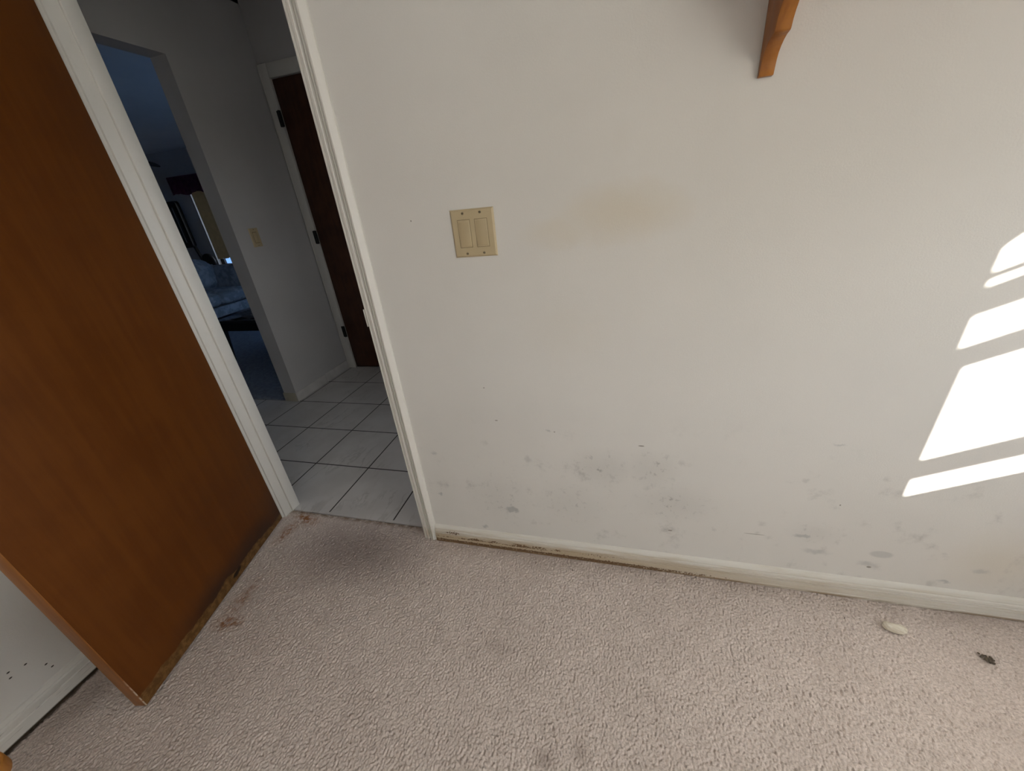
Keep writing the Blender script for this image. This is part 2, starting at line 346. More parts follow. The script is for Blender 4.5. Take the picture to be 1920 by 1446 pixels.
M_foam = mat_fabric('cream_foam', (0.80, 0.73, 0.60), (0.86, 0.80, 0.68), 60, 0.6)
M_debris = mat_fabric('dark_debris', (0.10, 0.08, 0.06), (0.17, 0.14, 0.11), 400, 0.6)
M_table = mat_wood('honey_table_wood', (0.36, 0.145, 0.028), (0.50, 0.22, 0.05))
M_white = plain('window_vinyl', (0.80, 0.80, 0.78), 0.35, 0.4)
M_daylight = plain('blue_daylight', (0.10, 0.21, 0.44), 0.6)  # flat blue that stands for daylight seen under the far blind

def mat_curtain(name, c, tr):
    m = bpy.data.materials.new(name); m.use_nodes = True; t = m.node_tree; b = t.nodes['Principled BSDF']
    b.inputs['Base Color'].default_value = (*c, 1); b.inputs['Roughness'].default_value = 0.9
    x = t.nodes.new('ShaderNodeBsdfTranslucent'); x.inputs[0].default_value = (*tr, 1)
    q = t.nodes.new('ShaderNodeMixShader'); q.inputs[0].default_value = 0.6
    t.links.new(b.outputs[0], q.inputs[1]); t.links.new(x.outputs[0], q.inputs[2])
    t.links.new(q.outputs[0], t.nodes['Material Output'].inputs['Surface']); return m
M_sheer = mat_curtain('sheer_white_cloth', (0.85, 0.84, 0.82), (0.88, 0.87, 0.85))

# ------------------------------------------------------------------ mesh helpers
def box(bm, x0, x1, y0, y1, z0, z1, bev=0.0, seg=2):
    b = bmesh.new(); vs_ = [b.verts.new((x, y, z)) for x in (x0, x1) for y in (y0, y1) for z in (z0, z1)]
    for f in ((0, 1, 3, 2), (4, 6, 7, 5), (0, 4, 5, 1), (2, 3, 7, 6), (0, 2, 6, 4), (1, 5, 7, 3)): b.faces.new([vs_[i] for i in f])
    if bev: bmesh.ops.bevel(b, geom=b.edges[:], offset=bev, segments=seg, affect='EDGES', profile=0.5)
    join(bm, b)
def join(bm, b, mat=None):
    if mat is not None: bmesh.ops.transform(b, matrix=mat, verts=b.verts)
    me = bpy.data.meshes.new('tmp'); b.to_mesh(me); b.free(); bm.from_mesh(me); bpy.data.meshes.remove(me)
def prism(bm, pts, axis, a, b_, bev=0.0):
    """closed outline pts (two coordinates, the other two axes in order) swept along axis from a to b_"""
    b = bmesh.new()
    def P(p, t): return {'x': (t, p[0], p[1]), 'y': (p[0], t, p[1]), 'z': (p[0], p[1], t)}[axis]
    A = [b.verts.new(P(p, a)) for p in pts]; B = [b.verts.new(P(p, b_)) for p in pts]
    b.faces.new(A); b.faces.new(B[::-1]); n = len(pts)
    for i in range(n): b.faces.new((A[i], B[i], B[(i + 1) % n], A[(i + 1) % n]))
    bmesh.ops.recalc_face_normals(b, faces=b.faces)
    if bev: bmesh.ops.bevel(b, geom=b.edges[:], offset=bev, segments=2, affect='EDGES', profile=0.5)
    join(bm, b)
def cyl(bm, p0, p1, r0, r1=None, seg=20):
    r1 = r0 if r1 is None else r1; p0, p1 = Vector(p0), Vector(p1); d = p1 - p0
    b = bmesh.new(); bmesh.ops.create_cone(b, cap_ends=True, segments=seg, radius1=r0, radius2=r1, depth=d.length)
    join(bm, b, Matrix.Translation((p0 + p1) / 2) @ d.to_track_quat('Z', 'Y').to_matrix().to_4x4())
def lathe(bm, prof, o, axis, seg=28):
    o, q = Vector(o), Vector(axis).to_track_quat('Z', 'Y'); b = bmesh.new(); R = []
    for r, h in prof: R.append([b.verts.new(o + q @ Vector((r * math.cos(2 * math.pi * i / seg), r * math.sin(2 * math.pi * i / seg), h))) for i in range(seg)])
    for k in range(len(R) - 1):
        for i in range(seg): b.faces.new((R[k][i], R[k][(i + 1) % seg], R[k + 1][(i + 1) % seg], R[k + 1][i]))
    b.faces.new(R[0][::-1]); b.faces.new(R[-1]); bmesh.ops.recalc_face_normals(b, faces=b.faces); join(bm, b)
def soft(bm, x0, x1, y0, y1, z0, z1, puff=0.03, r=0.05, n=8, wob=0.0):
    """a stuffed cushion: a box of n cells a side, rounded and puffed out"""
    b = bmesh.new(); bmesh.ops.create_cube(b, size=2.0)
    bmesh.ops.subdivide_edges(b, edges=b.edges[:], cuts=n, use_grid_fill=True)
    h = Vector(((x1 - x0) / 2, (y1 - y0) / 2, (z1 - z0) / 2)); c = Vector(((x0 + x1) / 2, (y0 + y1) / 2, (z0 + z1) / 2))
    for v in b.verts:
        u = v.co.copy(); p = Vector((u.x * h.x, u.y * h.y, u.z * h.z))
        inn = Vector([max(-(h[i] - r), min(h[i] - r, p[i])) for i in range(3)]); d = p - inn
        if d.length > 1e-6: p = inn + d.normalized() * r
        k = [(1 - u.y ** 2) * (1 - u.z ** 2), (1 - u.x ** 2) * (1 - u.z ** 2), (1 - u.x ** 2) * (1 - u.y ** 2)]
        big = max(range(3), key=lambda i: abs(u[i])); p[big] += math.copysign(puff * max(0, k[big]), u[big])
        if wob: p += Vector((math.sin(p.y * 23 + p.z * 17), math.sin(p.x * 19 + p.z * 29), math.sin(p.x * 21 + p.y * 25))) * wob
        v.co = c + p
    join(bm, b)
def obj(name, bm, mat, parent=None, smooth=True):
    me = bpy.data.meshes.new(name); bm.normal_update(); bm.to_mesh(me); bm.free()
    if parent is not None: pass
    me.materials.append(mat)
    if smooth:
        me.polygons.foreach_set('use_smooth', [True] * len(me.polygons))
        me.set_sharp_from_angle(angle=math.radians(32))
    o = bpy.data.objects.new(name, me); COL.objects.link(o)
    if parent is not None: o.parent = parent
    return o
def BM(): return bmesh.new()
def tag(o, label, cat, group=None, kind=None):
    if label: o['label'] = label
    if cat: o['category'] = cat
    if group: o['group'] = group
    if kind: o['kind'] = kind
    return o
def thing(name, label, cat, loc=(0, 0, 0), rz=0.0, group=None, kind=None):
    o = bpy.data.objects.new(name, None); COL.objects.link(o); o.empty_display_size = 0.1
    o.location = loc; o.rotation_euler = (0, 0, rz); return tag(o, label, cat, group, kind)
def struct(name, bm, mat, parent=None, smooth=False):
    o = obj(name, bm, mat, parent, smooth)
    if parent is None: o['kind'] = 'structure'
    return o

# ------------------------------------------------------------------ the shell
T = 0.083            # thickness of the wall with the doorway
W = 0.715            # clear width between the jambs (x = -W .. 0)
JT = 0.018
DH = 2.05            # head of the doorway
XL, XR, YB, CZ = -0.852, 2.40, -3.0, 2.52
HX, HY, HYD, HXR = -1.553, 1.049, 1.679, 0.9        # hall: alcove wall, its end, closet wall, right end
LX0, LY1 = -8.5, 4.88                               # living room
ST = 0.109                                          # stub wall
b = BM()
box(b, LX0 - .1, -W - JT, 0, T, -.05, CZ); box(b, JT, XR + .1, 0, T, -.05, CZ); box(b, -W - JT, JT, 0, T, DH + JT, CZ)
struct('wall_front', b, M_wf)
b = BM(); box(b, XL - .1, XL, YB, 0, -.05, CZ); struct('wall_left', b, M_lw)
WY0, WY1, WZ0, WZ1 = -2.75, -0.16, 0.842, 2.16      # window opening in the right wall, widened for fill light
b = BM()
box(b, XR, XR + .1, YB - .1, WY0, -.05, CZ); box(b, XR, XR + .1, WY1, 0, -.05, CZ)
box(b, XR, XR + .1, WY0, WY1, -.05, WZ0); box(b, XR, XR + .1, WY0, WY1, WZ1, CZ); struct('wall_right', b, M_paint)
BX0, BX1, BZ0, BZ1 = -0.05, 2.05, 0.75, 2.15        # window opening in the back wall
b = BM()
box(b, XL - .1, BX0, YB - .1, YB, -.05, CZ); box(b, BX1, XR, YB - .1, YB, -.05, CZ)
box(b, BX0, BX1, YB - .1, YB, -.05, BZ0); box(b, BX0, BX1, YB - .1, YB, BZ1, CZ); struct('wall_back', b, M_paint)
b = BM(); box(b, LX0 - .1, XR + .1, YB - .1, T, 2.44, 2.56); box(b, LX0 - .1, HX, T, LY1 + .1, 2.44, 2.56); box(b, HX, XR + .1, HYD + .1, LY1 + .1, 2.44, 2.56)
box(b, HX, HXR + .1, T, HYD + .1, CZ, CZ + .04); struct('ceiling', b, M_ceil)
# carpet, running through the doorway with a rounded edge at the tiles
YE = 0.046
def carpet_mesh():
    """real cut pile over the part of the floor near the door, running out flat behind the viewer"""
    rng = np.random.default_rng(5); st = 0.0022
    x0, x1, y0, y1 = XL, XR, -1.25, YE
    nx, ny = int((x1 - x0) / st) + 1, int((y1 - y0) / st) + 1
    gx, gy = np.meshgrid(np.linspace(x0, x1, nx), np.linspace(y0, y1, ny)); sp = 0.0051
    lx, ly = gx / sp, gy / (sp * 1.15); cx, cy = np.floor(lx).astype(int), np.floor(ly).astype(int)
    ox, oy = cx.min() - 2, cy.min() - 2; sh = (cx.max() - ox + 3, cy.max() - oy + 3)
    jx, jy, jh = rng.random(sh) * .8 + .1, rng.random(sh) * .8 + .1, rng.random(sh)
    h = np.zeros_like(gx)
    for a in (-1, 0, 1):
        for c in (-1, 0, 1):
            qx, qy = cx + a, cy + c; k = (qx - ox, qy - oy)
            d2 = ((lx - qx - jx[k]) ** 2 + (ly - qy - jy[k]) ** 2) / 0.62
            h = np.maximum(h, np.sqrt(np.clip(1 - d2, 0, 1)) * (0.65 + 0.35 * jh[k]))
    z = -0.0068 * (1 - h) * np.clip((gy - y0) / 0.12, 0, 1) - 0.007 * np.clip((gy - (YE - .006)) / .006, 0, 1)
    inside = (gy <= 0.0) | ((gx >= -W) & (gx <= 0.0))
    z = np.where(inside, z, -0.03)
    co = np.stack([gx, gy, z], -1).reshape(-1, 3).astype(np.float32)
    idx = np.arange(nx * ny).reshape(ny, nx)
    q = np.stack([idx[:-1, :-1], idx[:-1, 1:], idx[1:, 1:], idx[1:, :-1]], -1).reshape(-1, 4)
    ok = inside[:-1, :-1] & inside[1:, 1:] & inside[:-1, 1:] & inside[1:, :-1]
    q = q[ok.reshape(-1)]
    extra = np.array([[x0, YB, 0], [x1, YB, 0], [x1, y0, 0], [x0, y0, 0]], np.float32)
    n0 = len(co); co = np.vstack([co, extra]); q = np.vstack([q, [[n0, n0 + 1, n0 + 2, n0 + 3]]])
    me = bpy.data.meshes.new('floor')
    me.vertices.add(len(co)); me.vertices.foreach_set('co', co.reshape(-1))
    me.loops.add(q.size); me.loops.foreach_set('vertex_index', q.reshape(-1).astype(np.int32))
    me.polygons.add(len(q)); me.polygons.foreach_set('loop_start', np.arange(0, q.size, 4, dtype=np.int32))
    me.polygons.foreach_set('use_smooth', np.ones(len(q), bool)); me.update(calc_edges=True); me.validate()
    me.materials.append(M_carpet); return me
o = bpy.data.objects.new('floor', carpet_mesh()); COL.objects.link(o); o['kind'] = 'structure'
b = BM(); box(b, XL, XR, YB, 0.0, -.05, -.012); box(b, -W, 0, 0, YE - .004, -.05, -.012); struct('floor_backing', b, M_carpet)
# hall and living room floors
b = BM(); box(b, LX0, HXR, T, HY, -.05, -.002); box(b, HX, HXR, HY, HYD + .56, -.05, -.002); box(b, -W, 0, YE + .0005, T, -.05, -.002)
struct('floor_hall', b, M_tile)
b = BM(); box(b, LX0, HX - ST, HY, LY1, -.05, 0.004); struct('floor_living', b, M_lcarpet)
# hall walls
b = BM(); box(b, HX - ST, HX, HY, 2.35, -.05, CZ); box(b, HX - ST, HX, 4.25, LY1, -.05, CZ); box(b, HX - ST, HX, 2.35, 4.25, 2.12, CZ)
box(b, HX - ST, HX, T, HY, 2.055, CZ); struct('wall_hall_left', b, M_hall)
b = BM(); CD0, CD1, CDH = HX + .075, HX + .075 + .66, 2.06
box(b, HX, CD0 - .012, HYD, HYD + .1, -.05, CZ); box(b, CD1 + .012, HXR, HYD, HYD + .1, -.05, CZ); box(b, CD0 - .012, CD1 + .012, HYD, HYD + .1, CDH + .012, CZ)
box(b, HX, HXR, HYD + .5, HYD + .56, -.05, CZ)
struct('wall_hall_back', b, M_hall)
b = BM(); box(b, HXR, HXR + .1, T, .37, -.05, CZ); box(b, HXR, HXR + .1, .87, HYD + .56, -.05, CZ); box(b, HXR, HXR + .1, .37, .87, -.05, 1.02); box(b, HXR, HXR + .1, .37, .87, 1.68, CZ); struct('wall_hall_right', b, M_hall)  # unseen opening added in this wall to brighten the hall
# living room walls: far wall with a window, side wall with a glazed opening
FX0, FX1, FZ0, FZ1 = -6.43, -4.55, 0.57, 1.98
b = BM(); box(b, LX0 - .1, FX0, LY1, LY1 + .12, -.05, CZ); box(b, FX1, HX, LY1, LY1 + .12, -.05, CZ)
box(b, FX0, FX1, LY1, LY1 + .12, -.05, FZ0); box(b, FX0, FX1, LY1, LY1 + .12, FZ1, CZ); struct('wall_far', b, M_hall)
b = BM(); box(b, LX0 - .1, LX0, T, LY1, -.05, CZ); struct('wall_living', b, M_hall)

# ------------------------------------------------------------------ baseboards
BBP = [(0, 0), (-.0150, 0), (-.0150, .0105), (-.0125, .0120), (-.0125, .0135), (-.0150, .0150), (-.0150, .0330), (-.0105, .0350), (-.0105, .0375), (-.0145, .0395), (-.0145, .0435),
       (-.0100, .0455), (-.0100, .0480), (-.0138, .0500), (-.0130, .0560), (-.0092, .0580), (-.0092, .0605), (-.0108, .0630), (-.0080, .0720), (-.0040, .0770), (0, .0785)]
b = BM(); prism(b, [(y, z) for y, z in BBP], 'x', .0555, XR); struct('baseboard_front', b, M_bb, smooth=True)
BBL = [(0, 0), (.0145, 0), (.0145, .040), (.0120, .043), (.0135, .046), (.0125, .060), (.0080, .064), (.0090, .067), (.0050, .078), (0, .080)]
b = BM(); prism(b, [(XL + x, z) for x, z in BBL], 'y', YB, -.001); struct('baseboard_left', b, M_bbl, smooth=True)
b = BM(); prism(b, [(XR - x, z) for x, z in BBL], 'y', YB, -.016); struct('baseboard_right', b, M_trim, smooth=True)
b = BM(); prism(b, [(YB + x, z) for x, z in BBL], 'x', XL + .015, XR - .015); struct('baseboard_back', b, M_trim, smooth=True)
# tile baseboard of the alcove, two pieces and the piece round the wall end
b = BM()
box(b, HX, HX + .008, HY - .008, 1.372, -.002, .068, .0012); box(b, HX, HX + .008, 1.377, HYD - .016, -.002, .072, .0012)
struct('baseboard_hall', b, M_bbt, smooth=True)
b = BM(); box(b, HX - ST - .004, HX - .0005, HY - .009, HY, -.002, .066, .0012)
struct('baseboard_end', b, plain('yellowed_baseboard_tile', (0.50, 0.46, 0.36), 0.3, 0.4), smooth=True)

# ------------------------------------------------------------------ doorway: casings, jambs, stops
CP = [(0, 0), (0, .0090), (.0020, .0118), (.0065, .0125), (.0080, .0085), (.0105, .0085), (.0120, .0130), (.0190, .0142), (.0205, .0135), (.0225, .0055), (.0270, .0055),
      (.0285, .0138), (.0315, .0150), (.0328, .0085), (.0358, .0085), (.0372, .0158), (.0410, .0170), (.0430, .0168), (.0520, .0090), (.0550, .0065), (.0565, .0045), (.0565, 0)]
def casing(bm, x, sgn, z0, z1):
    prism(bm, [(x + sgn * u, -d) for u, d in CP], 'z', z0, z1)
b = BM(); casing(b, .0, 1, 0.0, DH + .004); struct('trim_1', b, M_casing, smooth=True)
b = BM(); casing(b, -W - .008, -1, 0.0, DH + .004); struct('trim_2', b, M_trim, smooth=True)
b = BM(); prism(b, [(-d, DH + .004 + u) for u, d in CP], 'x', -W - .0645, .0565); struct('trim_3', b, M_trim, smooth=True)
def jamb(x, s, name):           # s: way the jamb faces; rabbet 38 mm deep, then the stop
    b = BM(); box(b, min(x, x - s * JT), max(x, x - s * JT), -.0005, T + .0005, 0.0, DH, .0015)
    o = struct(name, b, M_trim, smooth=True)
    b = BM(); box(b, min(x, x + s * .010), max(x, x + s * .010), .037, T - .002, 0.002, DH, .002)
    obj('door_stop', b, M_trim, o); return o
jl = jamb(-W, 1, 'trim_4'); jr = jamb(0.0, -1, 'trim_5')
b = BM(); box(b, -W - JT, JT, -.0005, T + .0005, DH, DH + JT); struct('trim_6', b, M_trim)
# strike plate with its curled lip, on the latch side
b = BM(); box(b, -.0016, -.0002, -.004, .030, .905, .965, .0006); 
prism(b, [(-.0016, .001), (-.0008, .001), (-.0008, -.0090), (-.0018, -.0122), (-.0028, -.0128), (-.0030, -.0120), (-.0022, -.0112), (-.0016, -.0085)], 'z', .908, .962)
sp_ = obj('strike_plate', b, M_strike, jr)
b = BM()
for z in (.915, .955): cyl(b, (-.0026, .012, z), (-.0014, .012, z), .004)
obj('screw', b, M_screw, sp_)

# ------------------------------------------------------------------ the open brown door
DTH = -1.3353; DL = 0.7296; DZ = 0.010
dr = thing('door_1', 'open brown veneer door with damp worn bottom edge', 'door', (-W + .0, -.012, 0), DTH, kind='structure')
b = BM(); box(b, .006, DL - .0025, -.035, 0, DZ, 2.035, .0012)
obj('door_panel', b, M_door, dr)
b = BM(); box(b, DL - .0025, DL, -.035, 0, DZ, 2.035, .0008); tag(obj('edge_band', b, M_edge, dr), 'lighter orange wood edge of the open door', None)
for s in (1, -1):
    b = BM(); y0 = 0 if s > 0 else -.035
    lathe(b, [(.031, 0), (.031, .004), (.026, .009), (.013, .012), (.011, .030), (.020, .036), (.027, .046), (.028, .055), (.022, .064), (.010, .067)], (DL - .062, y0, .93), (0, s, 0))
    obj('door_knob', b, M_brass, dr)
for z in (.25, 1.02, 1.80):
    b = BM(); cyl(b, (-.003, -.041, z - .045), (-.003, -.041, z + .045), .005); obj('hinge', b, M_brass, dr)

# ------------------------------------------------------------------ double switch on the front wall
SX, SZ = 0.3785, 1.1507
sw = thing('light_switch', 'almond double rocker light switch plate on the stained white wall', 'light switch', (SX, 0, SZ))
def plate(bm, w, h, d=.006, bev=.004):
    B = [(-w, 0, -h), (w, 0, -h), (w, 0, h), (-w, 0, h)]; q = bmesh.new()
    L = [[q.verts.new(v) for v in B], [q.verts.new((x, -d * .45, z)) for x, _, z in B],
         [q.verts.new((math.copysign(abs(x) - bev, x), -d, math.copysign(abs(z) - bev, z))) for x, _, z in B]]
    for k in range(2):
        for i in range(4): q.faces.new((L[k][i], L[k][(i + 1) % 4], L[k + 1][(i + 1) % 4], L[k + 1][i]))
    q.faces.new(L[2]); q.faces.new(L[0][::-1]); bmesh.ops.recalc_face_normals(q, faces=q.faces); join(bm, q)
b = BM(); plate(b, .058, .058); obj('wall_plate', b, M_almond, sw)
for i, cx in enumerate((-.0232, .0232)):
    b = BM(); box(b, cx - .0170, cx + .0170, -.0064, -.0055, -.0340, .0340); g = obj('rocker_gap_shade', b, M_gap, sw)
    b = BM(); box(b, cx - .0162, cx + .0162, -.0070, -.0058, -.0332, .0332, .0004); obj('rocker_frame', b, M_almond, sw)
    b = BM()   # rocker tipped on its middle
    tip = .0012
    prism(b, [(-.0062, -.0300), (-.0084 - tip, -.0296), (-.0074, 0), (-.0084 + tip * .3, .0292), (-.0062, .0292)], 'x', cx - .0138, cx + .0138, .0004)
    obj('rocker', b, M_almond2, sw)
    for z in (-.0487, .0487):
        b = BM(); lathe(b, [(.0036, 0), (.0034, .0010), (.0022, .0016), (.0004, .0018)], (cx, -.0058, z), (0, -1, 0), 16)
        s_ = obj('screw', b, M_screw, sw)
        b = BM(); box(b, cx - .0029, cx + .0029, -.0079, -.0073, z - .0006, z + .0006); obj('slot', b, M_slot, s_)

# ------------------------------------------------------------------ shelf with brackets, high on the front wall
sh = thing('wall_shelf', 'orange wooden wall shelf on curved bracket at top of the wall', 'shelf', (1.0, 0, 1.384))
BP = [(0, 0), (-.0095, .0005), (-.0125, .010), (-.0155, .022), (-.0200, .031), (-.0275, .038), (-.0380, .0445), (-.0500, .0490), (-.0640, .0510), (-.0665, .0530),
      (-.0700, .0640), (-.0760, .0740), (-.0840, .0830), (-.0960, .0920), (-.1120, .1020), (-.1300, .1140), (-.1450, .1300), (-.1520, .1500), (-.1520, .215), (0, .215)]
b = BM(); prism(b, BP, 'x', -.0125, .0125, .0012); obj('bracket', b, M_bracket, sh)
b = BM(); prism(b, BP, 'x', .9875, 1.0125, .0012); obj('bracket', b, M_bracket, sh)
b = BM(); box(b, -.16, 1.18, -.20, 0, .215, .236, .003); obj('shelf_board', b, M_bracket, sh)

# ------------------------------------------------------------------ window in the right wall (lets the sun patch in)
FXP = XR + .05
wn1 = thing('window_1', None, None, (FXP, -.78, WZ0), kind='structure')
def L(bm): bmesh.ops.translate(bm, verts=bm.verts, vec=(-FXP, .78, -WZ0)); return bm
b = BM()
def bar(y0, y1, z0, z1): box(b, FXP - .006, FXP + .006, y0, y1, z0, z1)
bar(-1.40, -1.337, WZ0, 1.30); bar(-1.40, -1.369, 1.30, WZ1); bar(-.20, WY1, WZ0, WZ1); bar(WY0, WY0 + .05, WZ0, WZ1)
for z0, z1 in ((WZ0, .881), (.949, 1.009), (1.272, 1.326), (1.402, 1.462), (1.479, 1.492), (WZ1 - .04, WZ1)): bar(-1.37, -.18, z0, z1)
for z0, z1 in ((WZ0, .881), (1.30, 1.34), (WZ1 - .04, WZ1)): bar(WY0, -1.38, z0, z1)
obj('window_frame', L(b), M_white, wn1, False)
b = BM(); box(b, XR - .05, XR + .03, WY0 - .03, WY1 + .03, WZ0 - .028, WZ0, .003); obj('window_sill', L(b), M_trim, wn1)
b = BM(); prism(b, [(-1.385, 1.50), (-1.369, 1.505), (-1.358, 1.525), (-1.340, 1.540), (-1.318, 1.549), (-1.28, 1.553), (-.17, 1.553), (-.17, 2.13), (-1.385, 2.13)], 'x', FXP - .016, FXP - .009)
obj('window_blind', L(b), mat_curtain('blind_cloth', (0.80, 0.78, 0.72), (0.42, 0.41, 0.39)), wn1, False)
b = BM(); N = 120; q = bmesh.new(); rows = []
for k in range(2):
    rows.append([q.verts.new((FXP - .030 + .012 * math.sin(i * .8), -1.333 + (WY0 + 1.333) * i / N, (WZ0 + .004, WZ1 - .004)[k])) for i in range(N + 1)])
for i in range(N): q.faces.new((rows[0][i], rows[0][i + 1], rows[1][i + 1], rows[1][i]))
join(b, q); obj('diffuser_curtain', L(b), M_sheer, wn1)  # unseen sheer added over the widened half for soft fill light
# window in the back wall, its sun spread by an added sheer curtain
wn2 = thing('window_2', None, None, (1.0, YB - .05, BZ0), kind='structure')
def L2(bm): bmesh.ops.translate(bm, verts=bm.verts, vec=(-1.0, -(YB - .05), -BZ0)); return bm
b = BM()
for x0, x1, z0, z1 in ((BX0, BX0 + .05, BZ0, BZ1), (BX1 - .05, BX1, BZ0, BZ1), (.97, 1.03, BZ0, BZ1), (BX0, BX1, BZ0, BZ0 + .05), (BX0, BX1, BZ1 - .05, BZ1), (BX0, BX1, 1.42, 1.47)):
    box(b, x0, x1, YB - .07, YB - .03, z0, z1)
obj('window_frame', L2(b), M_white, wn2, False)
b = BM(); N = 160; q = bmesh.new(); rows = []
for k in range(2):
    rows.append([q.verts.new((BX0 - .1 + (BX1 - BX0 + .2) * i / N, YB + .05 + .022 * math.sin(i * .8) + .008 * math.sin(i * .31), (BZ0 - .15, BZ1 + .08)[k])) for i in range(N + 1)])
for i in range(N): q.faces.new((rows[0][i], rows[0][i + 1], rows[1][i + 1], rows[1][i]))
join(b, q); obj('diffuser_curtain', L2(b), mat_curtain('heavy_white_cloth', (0.80, 0.80, 0.80), (0.26, 0.265, 0.28)), wn2)
b = BM(); cyl(b, (BX0 - .18, YB + .05, BZ1 + .09), (BX1 + .18, YB + .05, BZ1 + .09), .010); obj('curtain_rod', L2(b), M_white, wn2)

# ------------------------------------------------------------------ small things on the carpet
b = BM(); q = bmesh.new(); bmesh.ops.create_icosphere(q, subdivisions=4, radius=1.0)
for v in q.verts:
    n_ = math.sin(v.co.x * 5 + v.co.y * 7) * .07 + math.sin(v.co.z * 9 + v.co.x * 11) * .05
    v.co = Vector((v.co.x * (1 + n_ * .4), v.co.y * (1 + n_) + .18 * v.co.x ** 2, v.co.z * (1 + n_)))
    v.co = Vector((math.copysign(abs(v.co.x) ** .55, v.co.x) * .028, v.co.y * .0125, v.co.z * .0115 + .0085))
join(b, q, Matrix.Rotation(math.radians(-10), 4, 'Z'))
o = obj('foam_scrap', b, M_foam); o.location = (1.538, -.105, .002)
tag(o, 'small cream coloured foam scrap lying on the carpet below the baseboard', 'foam scrap')
def clump(name, x, y, r, n, label, cat):
    b = BM()
    for i in range(n):
        q = bmesh.new(); bmesh.ops.create_icosphere(q, subdivisions=2, radius=1.0)
        s = r * random.uniform(.10, .26); c = Vector((random.gauss(0, r * .45), random.gauss(0, r * .35), s * .5)) if i else Vector((0, 0, r * .25))
        for v in q.verts: v.co = c + Vector((v.co.x * s * random.uniform(.9, 1.2), v.co.y * s * random.uniform(.8, 1.1), v.co.z * s * .6))
        join(b, q)
    o = obj(name, b, M_debris); o.location = (x, y, 0); return tag(o, label, cat)
clump('dirt_clump', 1.724, -.149, .015, 34, 'dark crumbly clump of dirt on carpet at right, past the foam scrap', 'dirt')
clump('dirt_crumb', 0.6105, -.061, .0085, 6, 'tiny black crumb on carpet just in front of the rusty baseboard', 'dirt')
clump('dirt_crumb', 1.425, -.088, .006, 5, 'tiny dark crumb on carpet left of the cream foam scrap', 'dirt')

# ------------------------------------------------------------------ side table, only its corner shows bottom left
st_ = thing('side_table', 'rounded corner of an orange wooden table at bottom left', 'table', (-.43, -1.20, 0))
def rrect(x0, x1, y0, y1, r, n=8):
    o = []
    for cx, cy, a in ((x1 - r, y1 - r, 0), (x0 + r, y1 - r, 90), (x0 + r, y0 + r, 180), (x1 - r, y0 + r, 270)):
        for i in range(n + 1):
            t = math.radians(a + 90 * i / n); o.append((cx + r * math.cos(t), cy + r * math.sin(t)))
    return o
b = BM(); prism(b, rrect(-.26, .26, -.28, .262, .04), 'z', .475, .50, .004); obj('table_top', b, M_table, st_)
b = BM()
box(b, -.20, .20, .185, .203, .40, .475); box(b, -.20, .20, -.22, -.202, .40, .475); box(b, -.21, -.192, -.21, .19, .40, .475); box(b, .192, .21, -.21, .19, .40, .475)
obj('apron', b, M_table, st_)
for x in (-.20, .20):
    for y in (-.21, .19):
        b = BM(); cyl(b, (x, y, 0), (x, y, .475), .014, .022, 16); obj('leg', b, M_table, st_)

# ------------------------------------------------------------------ hall: closet door, its casing, the switch
b = BM(); CW = HX + .004
box(b, CW, CD0, HYD - .016, HYD, -.002, CDH + .08, .004); box(b, CD1, CD1 + .07, HYD - .016, HYD, -.002, CDH + .08, .004)
box(b, CD0 + .0005, CD1 - .0005, HYD - .016, HYD, CDH, CDH + .08, .004)
box(b, CW + .004, CW + .010, HYD - .019, HYD - .015, -.002, CDH + .078, .001)
struct('trim_7', b, M_halltrim, smooth=True)
b = BM(); box(b, CD0 - .012, CD0, HYD, HYD + .1, 0, CDH); box(b, CD1, CD1 + .012, HYD, HYD + .1, 0, CDH); box(b, CD0 - .012, CD1 + .012, HYD, HYD + .1, CDH, CDH + .012)
struct('trim_8', b, M_halltrim)
cdo = thing('door_2', 'closed dark brown closet door at the end of the tiled hall', 'door', (CD0, HYD, 0), 0, kind='structure')
b = BM(); box(b, .003, CD1 - CD0 - .003, .001, .036, .008, CDH - .003, .0012); obj('door_panel', b, M_dark, cdo)
b = BM(); lathe(b, [(.030, 0), (.030, .004), (.013, .010), (.011, .030), (.024, .040), (.027, .052), (.010, .064)], (CD1 - CD0 - .065, .001, .95), (0, -1, 0)); obj('door_knob', b, M_brass, cdo)
for zc in (1.840, 1.087, .335):
    b = BM(); cyl(b, (-.001, -.0215, zc - .048), (-.001, -.0215, zc + .048), .0055, None, 14); box(b, -.020, .012, -.020, -.0165, zc - .046, zc + .046)
    obj('hinge', b, M_blackm, cdo)
s2 = thing('light_switch', 'single almond light switch plate on the dim grey hall wall', 'light switch', (HX, 1.1884, 1.142))
s2.rotation_euler = (0, 0, math.radians(90))
b = BM(); plate(b, .035, .057); obj('wall_plate', b, M_almond, s2)
b = BM(); box(b, -.0168, .0168, -.0066, -.0055, -.0335, .0335); obj('rocker_gap_shade', b, M_gap, s2)
b = BM(); prism(b, [(-.006, -.031), (-.0092, -.0305), (-.0076, 0), (-.0082, .0305), (-.006, .031)], 'x', -.015, .015, .0004); obj('rocker', b, M_almond2, s2)
for z in (-.0487, .0487):
    b = BM(); lathe(b, [(.0036, 0), (.0034, .0010), (.0004, .0018)], (0, -.0058, z), (0, -1, 0), 14); obj('screw', b, M_screw, s2)

